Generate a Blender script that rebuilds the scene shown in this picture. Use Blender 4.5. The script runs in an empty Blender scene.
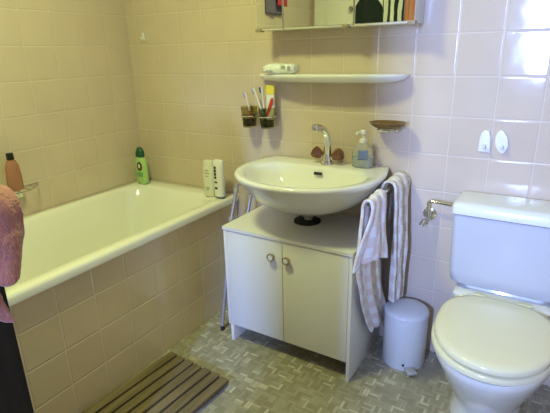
import bpy, bmesh, math, random
from mathutils import Vector, Matrix, noise
random.seed(7)
S = bpy.context.scene
COL = S.collection
PI = math.pi

# ---------------------------------------------------------------- camera
cam_d = bpy.data.cameras.new('camera')
cam = bpy.data.objects.new('camera', cam_d); COL.objects.link(cam)
cam_d.sensor_width = 36.0
cam_d.lens = 459.5 / 550.0 * 36.0
cam_d.clip_start = 0.02
YAW, PIT, ROL = math.radians(31.884), math.radians(-18.563), math.radians(-1.351)
fwd = Vector((-math.sin(YAW) * math.cos(PIT), math.cos(YAW) * math.cos(PIT), math.sin(PIT)))
rt = Vector((math.cos(YAW), math.sin(YAW), 0))
up = rt.cross(fwd)
r2 = math.cos(ROL) * rt + math.sin(ROL) * up
u2 = -math.sin(ROL) * rt + math.cos(ROL) * up
mw = Matrix((r2, u2, -fwd)).transposed().to_4x4()
mw.translation = (2.0687, -1.8625, 1.2995)
cam.matrix_world = mw
S.camera = cam

# ---------------------------------------------------------------- world, lights, exposure
S.view_settings.view_transform = 'Standard'
S.view_settings.look = 'None'
S.view_settings.gamma = 1.0
S.view_settings.use_curve_mapping = False
S.view_settings.exposure = 0.0
W = bpy.data.worlds.new('world'); S.world = W
W.use_nodes = True
W.node_tree.nodes['Background'].inputs[0].default_value = (0.55, 0.70, 1.0, 1)
W.node_tree.nodes['Background'].inputs[1].default_value = 0.7

def area(name, loc, target, sx, sy, energy, color, spread=180):
    d = bpy.data.lights.new(name, 'AREA'); d.shape = 'RECTANGLE'
    d.size = sx; d.size_y = sy; d.energy = energy; d.color = color
    d.spread = math.radians(spread)
    o = bpy.data.objects.new(name, d); COL.objects.link(o)
    o.location = loc
    o.rotation_euler = (Vector(target) - Vector(loc)).to_track_quat('-Z', 'Y').to_euler()
    return o
# daylight pouring in through the window behind the camera
area('window_daylight', (1.80, -3.50, 1.45), (1.50, 0, 0.80), 0.10, 0.80, 168, (0.295, 0.435, 1.0))
LAMP_E, LAMP_C = 22, (0.90, 1.0, 0.40)

# ---------------------------------------------------------------- helpers: materials
def mat(name, col, rough=0.5, metal=0.0, spec=0.5, trans=0.0, coat=0.0, bump=0.0, bscale=60, var=0.0, vscale=8, sheen=0.0, alpha=1.0, emit=None, ior=1.45):
    m = bpy.data.materials.new(name); m.use_nodes = True
    nt = m.node_tree; b = nt.nodes['Principled BSDF']
    b.inputs['Base Color'].default_value = (*col, 1)
    b.inputs['Roughness'].default_value = rough
    b.inputs['Metallic'].default_value = metal
    b.inputs['Specular IOR Level'].default_value = spec
    b.inputs['Transmission Weight'].default_value = trans
    b.inputs['Coat Weight'].default_value = coat
    b.inputs['Sheen Weight'].default_value = sheen
    b.inputs['Alpha'].default_value = alpha
    b.inputs['IOR'].default_value = ior
    if emit:
        b.inputs['Emission Color'].default_value = (*emit[0], 1); b.inputs['Emission Strength'].default_value = emit[1]
    tc = nt.nodes.new('ShaderNodeTexCoord')
    if var > 0:
        n = nt.nodes.new('ShaderNodeTexNoise'); n.inputs['Scale'].default_value = vscale; n.inputs['Detail'].default_value = 4
        nt.links.new(tc.outputs['Object'], n.inputs['Vector'])
        mx = nt.nodes.new('ShaderNodeMix'); mx.data_type = 'RGBA'
        mx.inputs[6].default_value = (*[c * (1 - var) for c in col], 1)
        mx.inputs[7].default_value = (*[min(1, c * (1 + var)) for c in col], 1)
        nt.links.new(n.outputs['Fac'], mx.inputs[0]); nt.links.new(mx.outputs[2], b.inputs['Base Color'])
    if bump > 0:
        n = nt.nodes.new('ShaderNodeTexNoise'); n.inputs['Scale'].default_value = bscale; n.inputs['Detail'].default_value = 3
        nt.links.new(tc.outputs['Object'], n.inputs['Vector'])
        bp = nt.nodes.new('ShaderNodeBump'); bp.inputs['Strength'].default_value = bump; bp.inputs['Distance'].default_value = 0.004
        nt.links.new(n.outputs['Fac'], bp.inputs['Height']); nt.links.new(bp.outputs['Normal'], b.inputs['Normal'])
    return m

def tile_mat(name, axis, offset, c1, c2, grout, rough=0.085):
    """square 15 cm glazed tiles laid on world axes; axis = horizontal direction of the wall"""
    m = bpy.data.materials.new(name); m.use_nodes = True
    nt = m.node_tree; N = nt.nodes; L = nt.links; b = N['Principled BSDF']
    g = N.new('ShaderNodeNewGeometry'); sp = N.new('ShaderNodeSeparateXYZ'); L.new(g.outputs['Position'], sp.inputs[0])
    ad = N.new('ShaderNodeMath'); ad.operation = 'ADD'; ad.inputs[1].default_value = -offset + 15.0
    L.new(sp.outputs[axis], ad.inputs[0])
    az = N.new('ShaderNodeMath'); az.operation = 'ADD'; az.inputs[1].default_value = 15.0
    L.new(sp.outputs['Z'], az.inputs[0])
    cb = N.new('ShaderNodeCombineXYZ'); L.new(ad.outputs[0], cb.inputs[0]); L.new(az.outputs[0], cb.inputs[1])
    def brick(mortar, smooth):
        br = N.new('ShaderNodeTexBrick'); br.offset = 0.0; br.squash = 1.0
        br.inputs['Scale'].default_value = 1.0; br.inputs['Brick Width'].default_value = 0.15; br.inputs['Row Height'].default_value = 0.15
        br.inputs['Mortar Size'].default_value = mortar; br.inputs['Mortar Smooth'].default_value = smooth; br.inputs['Bias'].default_value = 0
        br.inputs['Color1'].default_value = (*c1, 1); br.inputs['Color2'].default_value = (*c2, 1); br.inputs['Mortar'].default_value = (*grout, 1)
        L.new(cb.outputs[0], br.inputs['Vector']); return br
    br = brick(0.0017, 0.2)
    no = N.new('ShaderNodeTexNoise'); no.inputs['Scale'].default_value = 5; no.inputs['Detail'].default_value = 6
    L.new(g.outputs['Position'], no.inputs['Vector'])
    hs = N.new('ShaderNodeHueSaturation'); L.new(br.outputs['Color'], hs.inputs['Color'])
    mr = N.new('ShaderNodeMapRange'); mr.inputs['To Min'].default_value = 0.90; mr.inputs['To Max'].default_value = 1.08
    L.new(no.outputs['Fac'], mr.inputs['Value']); L.new(mr.outputs[0], hs.inputs['Value'])
    L.new(hs.outputs['Color'], b.inputs['Base Color'])
    b.inputs['Specular IOR Level'].default_value = 0.6
    rr = N.new('ShaderNodeMapRange'); rr.inputs['To Min'].default_value = rough; rr.inputs['To Max'].default_value = 0.5
    L.new(br.outputs['Fac'], rr.inputs['Value']); L.new(rr.outputs[0], b.inputs['Roughness'])
    # soft pillowed edges + gentle glaze waviness
    b2 = brick(0.006, 1.0)
    inv = N.new('ShaderNodeMath'); inv.operation = 'SUBTRACT'; inv.inputs[0].default_value = 1.0; L.new(b2.outputs['Fac'], inv.inputs[1])
    bp = N.new('ShaderNodeBump'); bp.inputs['Strength'].default_value = 0.5; bp.inputs['Distance'].default_value = 0.0025
    L.new(inv.outputs[0], bp.inputs['Height'])
    n2 = N.new('ShaderNodeTexNoise'); n2.inputs['Scale'].default_value = 14; n2.inputs['Detail'].default_value = 1
    L.new(g.outputs['Position'], n2.inputs['Vector'])
    bq = N.new('ShaderNodeBump'); bq.inputs['Strength'].default_value = 0.12; bq.inputs['Distance'].default_value = 0.006
    L.new(n2.outputs['Fac'], bq.inputs['Height']); L.new(bp.outputs['Normal'], bq.inputs['Normal'])
    L.new(bq.outputs['Normal'], b.inputs['Normal'])
    return m

def floor_mat():
    m = bpy.data.materials.new('basketweave_vinyl'); m.use_nodes = True
    nt = m.node_tree; N = nt.nodes; L = nt.links; b = N['Principled BSDF']
    g = N.new('ShaderNodeNewGeometry'); sp = N.new('ShaderNodeSeparateXYZ'); L.new(g.outputs['Position'], sp.inputs[0])
    def mth(op, a, bb=None):
        n = N.new('ShaderNodeMath'); n.operation = op
        for i, v in enumerate((a, bb)):
            if v is None: continue
            if isinstance(v, (int, float)): n.inputs[i].default_value = v
            else: L.new(v, n.inputs[i])
        return n.outputs[0]
    C = 0.037
    x = mth('ADD', sp.outputs['X'], 10.0); y = mth('ADD', sp.outputs['Y'], 10.0)
    xs = mth('DIVIDE', x, C); ys = mth('DIVIDE', y, C)
    xf = mth('FLOOR', xs); yf = mth('FLOOR', ys)
    par = mth('MODULO', mth('ADD', xf, yf), 2.0)                 # 0 / 1 : orientation of the block
    u = mth('ADD', mth('MULTIPLY', xs, par), mth('MULTIPLY', ys, mth('SUBTRACT', 1.0, par)))   # across the strips
    us = mth('MULTIPLY', u, 3.0)
    strip = mth('FLOOR', us); fr = mth('FRACT', us)
    cv = N.new('ShaderNodeCombineXYZ'); L.new(xf, cv.inputs[0]); L.new(yf, cv.inputs[1]); L.new(strip, cv.inputs[2])
    wn = N.new('ShaderNodeTexWhiteNoise'); L.new(cv.outputs[0], wn.inputs['Vector'])
    cr = N.new('ShaderNodeValToRGB'); L.new(wn.outputs['Value'], cr.inputs[0])
    e = cr.color_ramp.elements
    e[0].position = 0; e[0].color = (0.27, 0.24, 0.16, 1)
    e[1].position = 1; e[1].color = (0.56, 0.52, 0.385, 1)
    k = e.new(0.45); k.color = (0.33, 0.30, 0.20, 1)
    k = e.new(0.8); k.color = (0.385, 0.35, 0.24, 1)
    edge = mth('LESS_THAN', mth('ABSOLUTE', mth('SUBTRACT', fr, 0.5)), 0.42)
    mx = N.new('ShaderNodeMix'); mx.data_type = 'RGBA'; mx.inputs[6].default_value = (0.27, 0.235, 0.17, 1)
    L.new(edge, mx.inputs[0]); L.new(cr.outputs[0], mx.inputs[7]); L.new(mx.outputs[2], b.inputs['Base Color'])
    b.inputs['Roughness'].default_value = 0.42; b.inputs['Specular IOR Level'].default_value = 0.35
    return m

def check_mat(name, ca, cb_, size):
    """woven two-tone check towelling"""
    m = mat(name, ca, rough=0.95, spec=0.1, sheen=0.3, bump=0.5, bscale=420)
    nt = m.node_tree; b = nt.nodes['Principled BSDF']
    uv = nt.nodes.new('ShaderNodeUVMap'); uv.uv_map = 'cloth'
    ck = nt.nodes.new('ShaderNodeTexChecker'); ck.inputs['Scale'].default_value = 1.0 / size
    ck.inputs['Color1'].default_value = (*ca, 1); ck.inputs['Color2'].default_value = (*cb_, 1)
    nt.links.new(uv.outputs[0], ck.inputs['Vector']); nt.links.new(ck.outputs['Color'], b.inputs['Base Color'])
    return m

def stripe_mat(name, ca, cb_, size):
    m = mat(name, ca, rough=0.95, spec=0.1, sheen=0.2)
    nt = m.node_tree; b = nt.nodes['Principled BSDF']
    uv = nt.nodes.new('ShaderNodeUVMap'); uv.uv_map = 'cloth'
    wv = nt.nodes.new('ShaderNodeTexWave'); wv.wave_type = 'BANDS'; wv.bands_direction = 'X'
    wv.inputs['Scale'].default_value = 0.314 / size; wv.inputs['Distortion'].default_value = 1.2; wv.inputs['Detail Scale'].default_value = 1.5
    nt.links.new(uv.outputs[0], wv.inputs['Vector'])
    cr = nt.nodes.new('ShaderNodeValToRGB'); cr.color_ramp.interpolation = 'CONSTANT'
    cr.color_ramp.elements[0].color = (*ca, 1); cr.color_ramp.elements[1].color = (*cb_, 1); cr.color_ramp.elements[1].position = 0.5
    nt.links.new(wv.outputs['Fac'], cr.inputs[0]); nt.links.new(cr.outputs[0], b.inputs['Base Color'])
    return m

def wood_mat(name, ca, cb_, axis='Y', rough=0.6):
    m = mat(name, ca, rough=rough, spec=0.3)
    nt = m.node_tree; b = nt.nodes['Principled BSDF']
    tc = nt.nodes.new('ShaderNodeTexCoord'); mp = nt.nodes.new('ShaderNodeMapping')
    mp.inputs['Scale'].default_value = {'Y': (60, 3, 60), 'X': (3, 60, 60), 'Z': (60, 60, 3)}[axis]
    n = nt.nodes.new('ShaderNodeTexNoise'); n.inputs['Scale'].default_value = 1; n.inputs['Detail'].default_value = 6
    oi = nt.nodes.new('ShaderNodeObjectInfo'); va = nt.nodes.new('ShaderNodeVectorMath'); va.operation = 'ADD'
    cx = nt.nodes.new('ShaderNodeCombineXYZ'); ml = nt.nodes.new('ShaderNodeMath'); ml.operation = 'MULTIPLY'; ml.inputs[1].default_value = 40
    nt.links.new(oi.outputs['Random'], ml.inputs[0]); nt.links.new(ml.outputs[0], cx.inputs[2])
    nt.links.new(tc.outputs['Object'], mp.inputs['Vector']); nt.links.new(mp.outputs[0], va.inputs[0]); nt.links.new(cx.outputs[0], va.inputs[1])
    nt.links.new(va.outputs[0], n.inputs['Vector'])
    cr = nt.nodes.new('ShaderNodeValToRGB'); cr.color_ramp.elements[0].position = 0.3; cr.color_ramp.elements[1].position = 0.7
    cr.color_ramp.elements[0].color = (*ca, 1); cr.color_ramp.elements[1].color = (*cb_, 1)
    nt.links.new(n.outputs['Fac'], cr.inputs[0]); nt.links.new(cr.outputs[0], b.inputs['Base Color'])
    return m

PEACH1, PEACH2, GROUT = (0.655, 0.535, 0.41), (0.64, 0.52, 0.395), (0.70, 0.59, 0.465)
M = dict(
    tile_back=tile_mat('peach_tiles_across', 'X', 0.0628, PEACH1, PEACH2, GROUT),
    tile_side=tile_mat('peach_tiles_along', 'Y', 0.1435, PEACH1, PEACH2, GROUT),
    tile_apron=tile_mat('peach_tiles_apron', 'Y', 0.1309, (0.77, 0.62, 0.36), (0.75, 0.60, 0.345), (0.81, 0.69, 0.50), 0.12),
    floor=floor_mat(),
    ceiling=mat('ceiling_paint', (0.82, 0.80, 0.74), 0.9, bump=0.15, bscale=90),
    enamel=mat('white_enamel', (0.86, 0.85, 0.76), 0.12, spec=0.6, coat=0.3),
    ceramic=mat('white_ceramic', (0.86, 0.85, 0.79), 0.10, spec=0.6, coat=0.4),
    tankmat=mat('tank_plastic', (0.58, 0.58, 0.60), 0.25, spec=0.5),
    seat=mat('seat_plastic', (0.80, 0.75, 0.50), 0.16, spec=0.5, coat=0.3),
    lam=mat('white_laminate', (0.80, 0.78, 0.73), 0.33, spec=0.45),
    gap=mat('shadow_rubber', (0.02, 0.018, 0.016), 0.7),
    chrome=mat('chrome', (0.78, 0.78, 0.76), 0.10, metal=1.0, bump=0.03, bscale=30),
    greychrome=mat('worn_chrome', (0.55, 0.53, 0.55), 0.25, metal=1.0), rackgrey=mat('rack_paint', (0.42, 0.38, 0.42), 0.35, metal=.4),
    brass=mat('knob_ring', (0.50, 0.42, 0.28), 0.3, metal=1.0),
    white=mat('white_plastic', (0.84, 0.83, 0.80), 0.3),
    binwhite=mat('bin_enamel', (0.74, 0.75, 0.74), 0.22, spec=0.5),
    grey=mat('grey_plastic', (0.45, 0.43, 0.40), 0.45),
    mirror=mat('mirror_glass', (0.88, 0.90, 0.84), 0.01, metal=1.0),
    cream=mat('cream_plastic', (0.74, 0.70, 0.55), 0.35),
    clip=mat('tan_clip', (0.34, 0.27, 0.17), 0.4),
    smoke=mat('smoked_glass', (0.62, 0.58, 0.40), 0.05, trans=1.0, ior=1.3),
    brownglass=mat('brown_acrylic', (0.25, 0.10, 0.06), 0.12, trans=0.45, coat=0.4, ior=1.4),
    amber=mat('amber_glass', (0.27, 0.16, 0.06), 0.1, trans=0.35, ior=1.3),
    clear=mat('clear_plastic', (0.88, 0.90, 0.94), 0.06, trans=0.85, ior=1.2),
    bluelab=mat('blue_label', (0.16, 0.22, 0.46), 0.3),
    palelab=mat('pale_label', (0.70, 0.74, 0.80), 0.3),
    green=mat('pale_green_plastic', (0.40, 0.62, 0.22), 0.25),
    dkgreen=mat('dark_green_cap', (0.015, 0.10, 0.045), 0.3),
    maroon=mat('maroon_print', (0.13, 0.05, 0.03), 0.4),
    print=mat('dark_print', (0.03, 0.03, 0.06), 0.4),
    greyprint=mat('pale_print', (0.42, 0.42, 0.36), 0.5),
    pinkgel=mat('pink_gel_bottle', (0.52, 0.24, 0.15), 0.15, trans=0.25, ior=1.3),
    black=mat('black_plastic', (0.012, 0.012, 0.012), 0.35),
    dkwood=wood_mat('dark_stained_wood', (0.010, 0.007, 0.006), (0.022, 0.015, 0.011), 'Z', 0.45),
    slat=wood_mat('brown_slat_wood', (0.125, 0.092, 0.042), (0.23, 0.172, 0.085), 'Y', 0.55),
    batten=mat('batten_wood', (0.03, 0.02, 0.012), 0.7, var=0.3),
    pink=mat('pink_terry', (0.44, 0.18, 0.135), 0.98, spec=0.05, sheen=0.5, bump=1.0, bscale=170, var=0.25, vscale=60),
    check=check_mat('pink_check_towelling', (0.79, 0.67, 0.66), (0.84, 0.82, 0.84), 0.036),
    check2=check_mat('ivory_check_towelling', (0.72, 0.62, 0.54), (0.80, 0.76, 0.69), 0.036),
    yellow=mat('yellow_print', (0.78, 0.66, 0.10), 0.35),
    red=mat('red_print', (0.62, 0.06, 0.04), 0.35),
    tubewhite=mat('tube_white', (0.82, 0.80, 0.72), 0.3),
    brushred=mat('red_brush_plastic', (0.38, 0.05, 0.06), 0.3),
    brushgreen=mat('green_brush_plastic', (0.06, 0.22, 0.12), 0.3),
    brushblue=mat('blue_brush_plastic', (0.05, 0.08, 0.30), 0.3),
    brushwhite=mat('white_brush_plastic', (0.80, 0.76, 0.72), 0.3),
    lilac=mat('lilac_bristle', (0.42, 0.33, 0.55), 0.6),
    wrap=mat('printed_wrapper', (0.84, 0.86, 0.76), 0.35, var=0.15, vscale=60),
    doorpaint=mat('white_gloss_paint', (0.88, 0.88, 0.76), 0.3),
    darkcloth=mat('dark_green_cloth', (0.012, 0.022, 0.02), 0.95, sheen=0.2),
    stripes=stripe_mat('striped_cloth', (0.02, 0.03, 0.03), (0.75, 0.78, 0.66), 0.06),
    coral=mat('coral_cloth', (0.72, 0.30, 0.20), 0.95, sheen=0.2),
    violet=mat('violet_grey_cloth', (0.14, 0.12, 0.18), 0.95),
    redcloth=mat('crimson_cloth', (0.45, 0.04, 0.06), 0.95),
    opal=mat('opal_glass', (0.9, 0.85, 0.7), 0.4, emit=((0.83, 1.0, 0.50), 3.0)),
    pane=mat('window_glass', (1, 1, 1), 0.0, trans=1.0, ior=1.01),
)

# ---------------------------------------------------------------- helpers: geometry
class MB:
    def __init__(s): s.bm = bmesh.new(); s.uvpts = None
    def _new(s, f):
        n0 = len(s.bm.verts); r = f(); s.bm.verts.ensure_lookup_table()
        return s.bm.verts[n0:]
    def box(s, x0, x1, y0, y1, z0, z1, bev=0.0, seg=2, rot=None, pivot=None):
        t = bmesh.new()
        bmesh.ops.create_cube(t, size=1)
        for v in t.verts:
            v.co = Vector((x0 + (v.co.x + .5) * (x1 - x0), y0 + (v.co.y + .5) * (y1 - y0), z0 + (v.co.z + .5) * (z1 - z0)))
        if bev > 0: bmesh.ops.bevel(t, geom=list(t.edges), offset=bev, segments=seg, profile=0.5, affect='EDGES', clamp_overlap=True)
        if rot is not None:
            pv = Vector(pivot) if pivot else Vector(((x0 + x1) / 2, (y0 + y1) / 2, (z0 + z1) / 2))
            bmesh.ops.transform(t, matrix=Matrix.Translation(pv) @ rot.to_4x4() @ Matrix.Translation(-pv), verts=t.verts)
        s._merge(t); return s
    def _merge(s, t):
        me = bpy.data.meshes.new('tmp'); t.to_mesh(me); t.free(); s.bm.from_mesh(me); bpy.data.meshes.remove(me)
    def loft(s, loops, cap0=False, cap1=False, closed=True):
        rows = [[s.bm.verts.new(p) for p in lp] for lp in loops]
        n = len(rows[0])
        for a, b in zip(rows, rows[1:]):
            for i in range(n if closed else n - 1):
                j = (i + 1) % n
                try: s.bm.faces.new((a[i], a[j], b[j], b[i]))
                except ValueError: pass
        if cap0: s.bm.faces.new(rows[0])
        if cap1: s.bm.faces.new(list(reversed(rows[-1])))
        return s
    def lathe(s, c, prof, n=32, ax='Z', rot=None):
        """prof = [(radius, height)]; around Z (or another axis) through c"""
        c = Vector(c); loops = []
        R = {'Z': Matrix.Identity(3), 'Y': Matrix.Rotation(PI / 2, 3, 'X'), 'X': Matrix.Rotation(PI / 2, 3, 'Y')}[ax]
        if rot is not None: R = rot
        for r, h in prof:
            loops.append([c + R @ Vector((max(r, 1e-5) * math.cos(2 * PI * k / n), max(r, 1e-5) * math.sin(2 * PI * k / n), h)) for k in range(n)])
        return s.loft(loops, cap0=True, cap1=True)
    def tube(s, pts, r, n=12, smooth=True, closed=False):
        pts = [Vector(p) for p in pts]
        if smooth and len(pts) > 2: pts = spline(pts, 8)
        rad = r if isinstance(r, (list, tuple)) else None
        loops = []; prev = None
        for i, p in enumerate(pts):
            t = (pts[min(i + 1, len(pts) - 1)] - pts[max(i - 1, 0)]).normalized()
            if prev is None:
                a = Vector((0, 0, 1)) if abs(t.z) < .9 else Vector((1, 0, 0))
                u = t.cross(a).normalized()
            else: u = (prev - t * prev.dot(t)).normalized()
            prev = u; w = t.cross(u)
            if rad:
                f = i / (len(pts) - 1) * (len(rad) - 1); k = min(int(f), len(rad) - 2); rr = rad[k] + (rad[k + 1] - rad[k]) * (f - k)
            else: rr = r
            loops.append([p + u * rr * math.cos(2 * PI * k / n) + w * rr * math.sin(2 * PI * k / n) for k in range(n)])
        return s.loft(loops, cap0=True, cap1=True)
    def prism(s, poly, a, b, axis='Z', bev=0.0):
        """extrude 2-D polygon between a and b along axis"""
        t = bmesh.new()
        def p3(p, h): return {'Z': (p[0], p[1], h), 'Y': (p[0], h, p[1]), 'X': (h, p[0], p[1])}[axis]
        lo = [t.verts.new(p3(p, a)) for p in poly]; hi = [t.verts.new(p3(p, b)) for p in poly]
        n = len(poly)
        for i in range(n): t.faces.new((lo[i], lo[(i + 1) % n], hi[(i + 1) % n], hi[i]))
        fa = t.faces.new(lo); fb = t.faces.new(list(reversed(hi)))
        if bev > 0:
            ed = [e for e in t.edges if (e in fa.edges or e in fb.edges)] if False else list(set(fa.edges) | set(fb.edges))
            bmesh.ops.bevel(t, geom=ed, offset=bev, segments=3, profile=0.5, affect='EDGES', clamp_overlap=True)
        bmesh.ops.recalc_face_normals(t, faces=t.faces)
        s._merge(t); return s
    def grid(s, fn, nu, nv):
        """surface fn(u,v)->point with u,v in 0..1; writes cloth UVs through fn.uv if present"""
        vs = [[s.bm.verts.new(fn(i / nu, j / nv)) for j in range(nv + 1)] for i in range(nu + 1)]
        uvl = s.bm.loops.layers.uv.get('cloth') or s.bm.loops.layers.uv.new('cloth')
        for i in range(nu):
            for j in range(nv):
                f = s.bm.faces.new((vs[i][j], vs[i + 1][j], vs[i + 1][j + 1], vs[i][j + 1]))
                for lp, (a, b) in zip(f.loops, ((i, j), (i + 1, j), (i + 1, j + 1), (i, j + 1))):
                    lp[uvl].uv = (a / nu * s.uvscale[0], b / nv * s.uvscale[1])
        return s
    uvscale = (1, 1)
    def build(s, name, material, parent=None, smooth=True, mods=(), angle=40):
        bmesh.ops.recalc_face_normals(s.bm, faces=s.bm.faces)
        if parent is not None:
            L = world_loc(parent); bmesh.ops.translate(s.bm, verts=s.bm.verts, vec=-L); off = Vector((0, 0, 0))
        else: off = None
        org = None
        if parent is None:
            xs = [v.co.x for v in s.bm.verts]; ys = [v.co.y for v in s.bm.verts]; zs = [v.co.z for v in s.bm.verts]
            org = Vector(((min(xs) + max(xs)) / 2, (min(ys) + max(ys)) / 2, min(zs)))
            bmesh.ops.translate(s.bm, verts=s.bm.verts, vec=-org)
        me = bpy.data.meshes.new(name); s.bm.to_mesh(me); s.bm.free()
        if smooth:
            for p in me.polygons: p.use_smooth = True
            try: me.set_sharp_from_angle(angle=math.radians(angle))
            except Exception: pass
        me.materials.append(M[material] if isinstance(material, str) else material)
        o = bpy.data.objects.new(name, me); COL.objects.link(o)
        if parent is not None: o.parent = parent
        if org is not None: o.location = org
        for md in mods:
            q = o.modifiers.new(md[0].lower(), md[0])
            for k, v in md[1].items(): setattr(q, k, v)
        return o

def world_loc(o):
    L = Vector(o.location)
    while o.parent: o = o.parent; L += Vector(o.location)
    return L
def spline(P, k):
    out = []
    for i in range(len(P) - 1):
        p0 = P[max(i - 1, 0)]; p1 = P[i]; p2 = P[i + 1]; p3 = P[min(i + 2, len(P) - 1)]
        for j in range(k):
            t = j / k
            out.append(0.5 * ((2 * p1) + (p2 - p0) * t + (2 * p0 - 5 * p1 + 4 * p2 - p3) * t * t + (3 * p1 - p0 - 3 * p2 + p3) * t ** 3))
    out.append(P[-1]); return out
def tag(o, label, cat, group=None, kind=None):
    o['label'] = label; o['category'] = cat
    if group: o['group'] = group
    if kind: o['kind'] = kind
    return o
def empty(name, loc, label, cat, group=None):
    o = bpy.data.objects.new(name, None); COL.objects.link(o); o.location = loc; o.empty_display_size = .05
    return tag(o, label, cat, group)
def struct(o): o['kind'] = 'structure'; return o
def rrect(x0, x1, y0, y1, r, z, n=8):
    pts = []
    for cx, cy, a0 in ((x1 - r, y1 - r, 0), (x0 + r, y1 - r, PI / 2), (x0 + r, y0 + r, PI), (x1 - r, y0 + r, 1.5 * PI)):
        for k in range(n + 1):
            a = a0 + PI / 2 * k / n; pts.append(Vector((cx + r * math.cos(a), cy + r * math.sin(a), z)))
    return pts
def slab(name, m, x0, x1, y0, y1, z0, z1): return struct(MB().box(x0, x1, y0, y1, z0, z1).build(name, m, smooth=False))

# ---------------------------------------------------------------- the room
X1, Y0, H = 2.60, -2.45, 2.40
slab('floor', 'floor', -0.1, X1 + .1, Y0 - .1, 0.1, -0.1, 0)
slab('ceiling', 'ceiling', -0.1, X1 + .1, Y0 - .1, 0.1, H, H + .1)
slab('wall_back', 'tile_back', -0.1, X1 + .1, 0, 0.1, 0, H)
slab('wall_left', 'tile_side', -0.1, 0, Y0 - .1, 0, 0, H)
slab('wall_right', 'tile_side', X1, X1 + .1, Y0 - .1, 0, 0, H)
SHAFT_WINS = ((1.34, 1.592, 0.72, 1.17), (1.69, 2.30, 0.93, 1.98))     # x0, x1, sill, head; unseen openings, placed and sized to shape the daylight shaft
w = MB()
w.box(0, SHAFT_WINS[0][0], Y0 - .1, Y0, 0, H); w.box(SHAFT_WINS[0][1], SHAFT_WINS[1][0], Y0 - .1, Y0, 0, H); w.box(SHAFT_WINS[1][1], X1, Y0 - .1, Y0, 0, H)  # middle pier between the openings added to shadow the centre of the back wall
for wa, wb_, za, zb_ in SHAFT_WINS:
    w.box(wa, wb_, Y0 - .1, Y0, 0, za); w.box(wa, wb_, Y0 - .1, Y0, zb_, H)
struct(w.build('wall_front', 'tile_back', smooth=False))
for k, (wa, wb_, za, zb_) in enumerate(SHAFT_WINS):
    wf = MB(); t = .022
    wf.box(wa, wa + t, Y0 - .08, Y0 - .03, za, zb_, .004); wf.box(wb_ - t, wb_, Y0 - .08, Y0 - .03, za, zb_, .004)
    wf.box(wa + t, wb_ - t, Y0 - .08, Y0 - .03, za, za + t, .004); wf.box(wa + t, wb_ - t, Y0 - .08, Y0 - .03, zb_ - t, zb_, .004)
    struct(wf.build('window_%d' % (k + 1), 'doorpaint'))  # frames of the added light-shaping openings
# door on the wall behind the camera (seen in the mirror doors)
d = MB(); d.box(0.03, 0.80, Y0 - .0, Y0 + .035, 0.005, 2.02, .003)
for zz in ((.15, .95), (1.08, 1.88)): d.box(.14, .69, Y0 + .033, Y0 + .043, zz[0], zz[1], .008)
do = struct(d.build('door_1', 'doorpaint'))
h = MB(); h.lathe((.74, Y0 + .034, 1.0), [(.0, 0), (.022, 0), (.022, .006), (.009, .008), (.009, .03), (.024, .036), (.028, .05), (.02, .062), (0, .064)], 24, rot=Matrix.Rotation(-PI / 2, 3, 'X'))
h.build('door_handle', 'chrome', do)
f = MB(); f.box(.80, .85, Y0, Y0 + .02, 0, 2.07, .003); f.box(0.0, .80, Y0, Y0 + .02, 2.025, 2.07, .003)
struct(f.build('trim_1', 'doorpaint'))

# ceiling lamp
cl = empty('ceiling_lamp', (0.90, -1.14, H), 'round opal glass lamp on the ceiling', 'lamp')
MB().lathe((0.90, -1.14, H - .03), [(0, 0), (.15, 0), (.155, .01), (.155, .0299), (0, .0299)], 40).build('base', 'white', cl)
MB().lathe((0.90, -1.14, H - .03), [(.142, 0), (.138, -.03), (.11, -.06), (.06, -.078), (0, -.083)], 40).build('lamp_shade', 'opal', cl)
ld = bpy.data.lights.new('lamp_glow', 'AREA'); ld.shape = 'DISK'; ld.size = .26; ld.energy = LAMP_E; ld.color = LAMP_C
lo = bpy.data.objects.new('lamp_glow', ld); COL.objects.link(lo); lo.location = (0.90, -1.14, H - .125)

# ---------------------------------------------------------------- bathtub
BX = 0.676; BL = -1.72; RZ = 0.600
tub = empty('bathtub', (BX / 2, BL / 2, 0), 'cream white built-in bathtub with a peach tiled front panel', 'bathtub')
x0, x1, y0, y1 = 0.003, BX + .016, BL, -0.003
def tl(ix0, ix1, iy0, iy1, r, z): return rrect(x0 + ix0, x1 - ix1, y0 + iy0, y1 - iy1, r, z, 10)
loops = [tl(0.02, .022, 0, 0, .012, RZ - .034), tl(0, 0, 0, 0, .012, RZ - .034), tl(0, 0, 0, 0, .014, RZ - .012), tl(.003, .004, .003, .003, .016, RZ - .003), tl(.010, .012, .01, .010, .02, RZ),
         tl(.040, .055, .06, .085, .10, RZ - .001), tl(.046, .063, .07, .095, .105, RZ - .006), tl(.056, .074, .085, .112, .11, RZ - .022),
         tl(.075, .095, .14, .15, .12, RZ - .15), tl(.095, .115, .22, .19, .13, RZ - .30), tl(.115, .135, .29, .23, .14, RZ - .38), tl(.15, .17, .34, .28, .14, RZ - .415), tl(.21, .23, .40, .34, .1, RZ - .425)]
MB().loft(loops, cap1=True).build('tub_shell', 'enamel', tub, angle=60)
MB().box(BX - .05, BX, BL, -0.003, 0.0, RZ - .034).build('tiled_panel', 'tile_apron', tub, smooth=False)
MB().box(0.003, BX - .05, BL, BL + .05, 0.0, RZ - .034).build('end_panel', 'tile_apron', tub, smooth=False)
MB().lathe((.34, -.42, RZ - .426), [(0, 0), (.03, 0), (.03, .003), (.02, .004), (0, .002)], 24).build('drain', 'chrome', tub)

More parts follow.
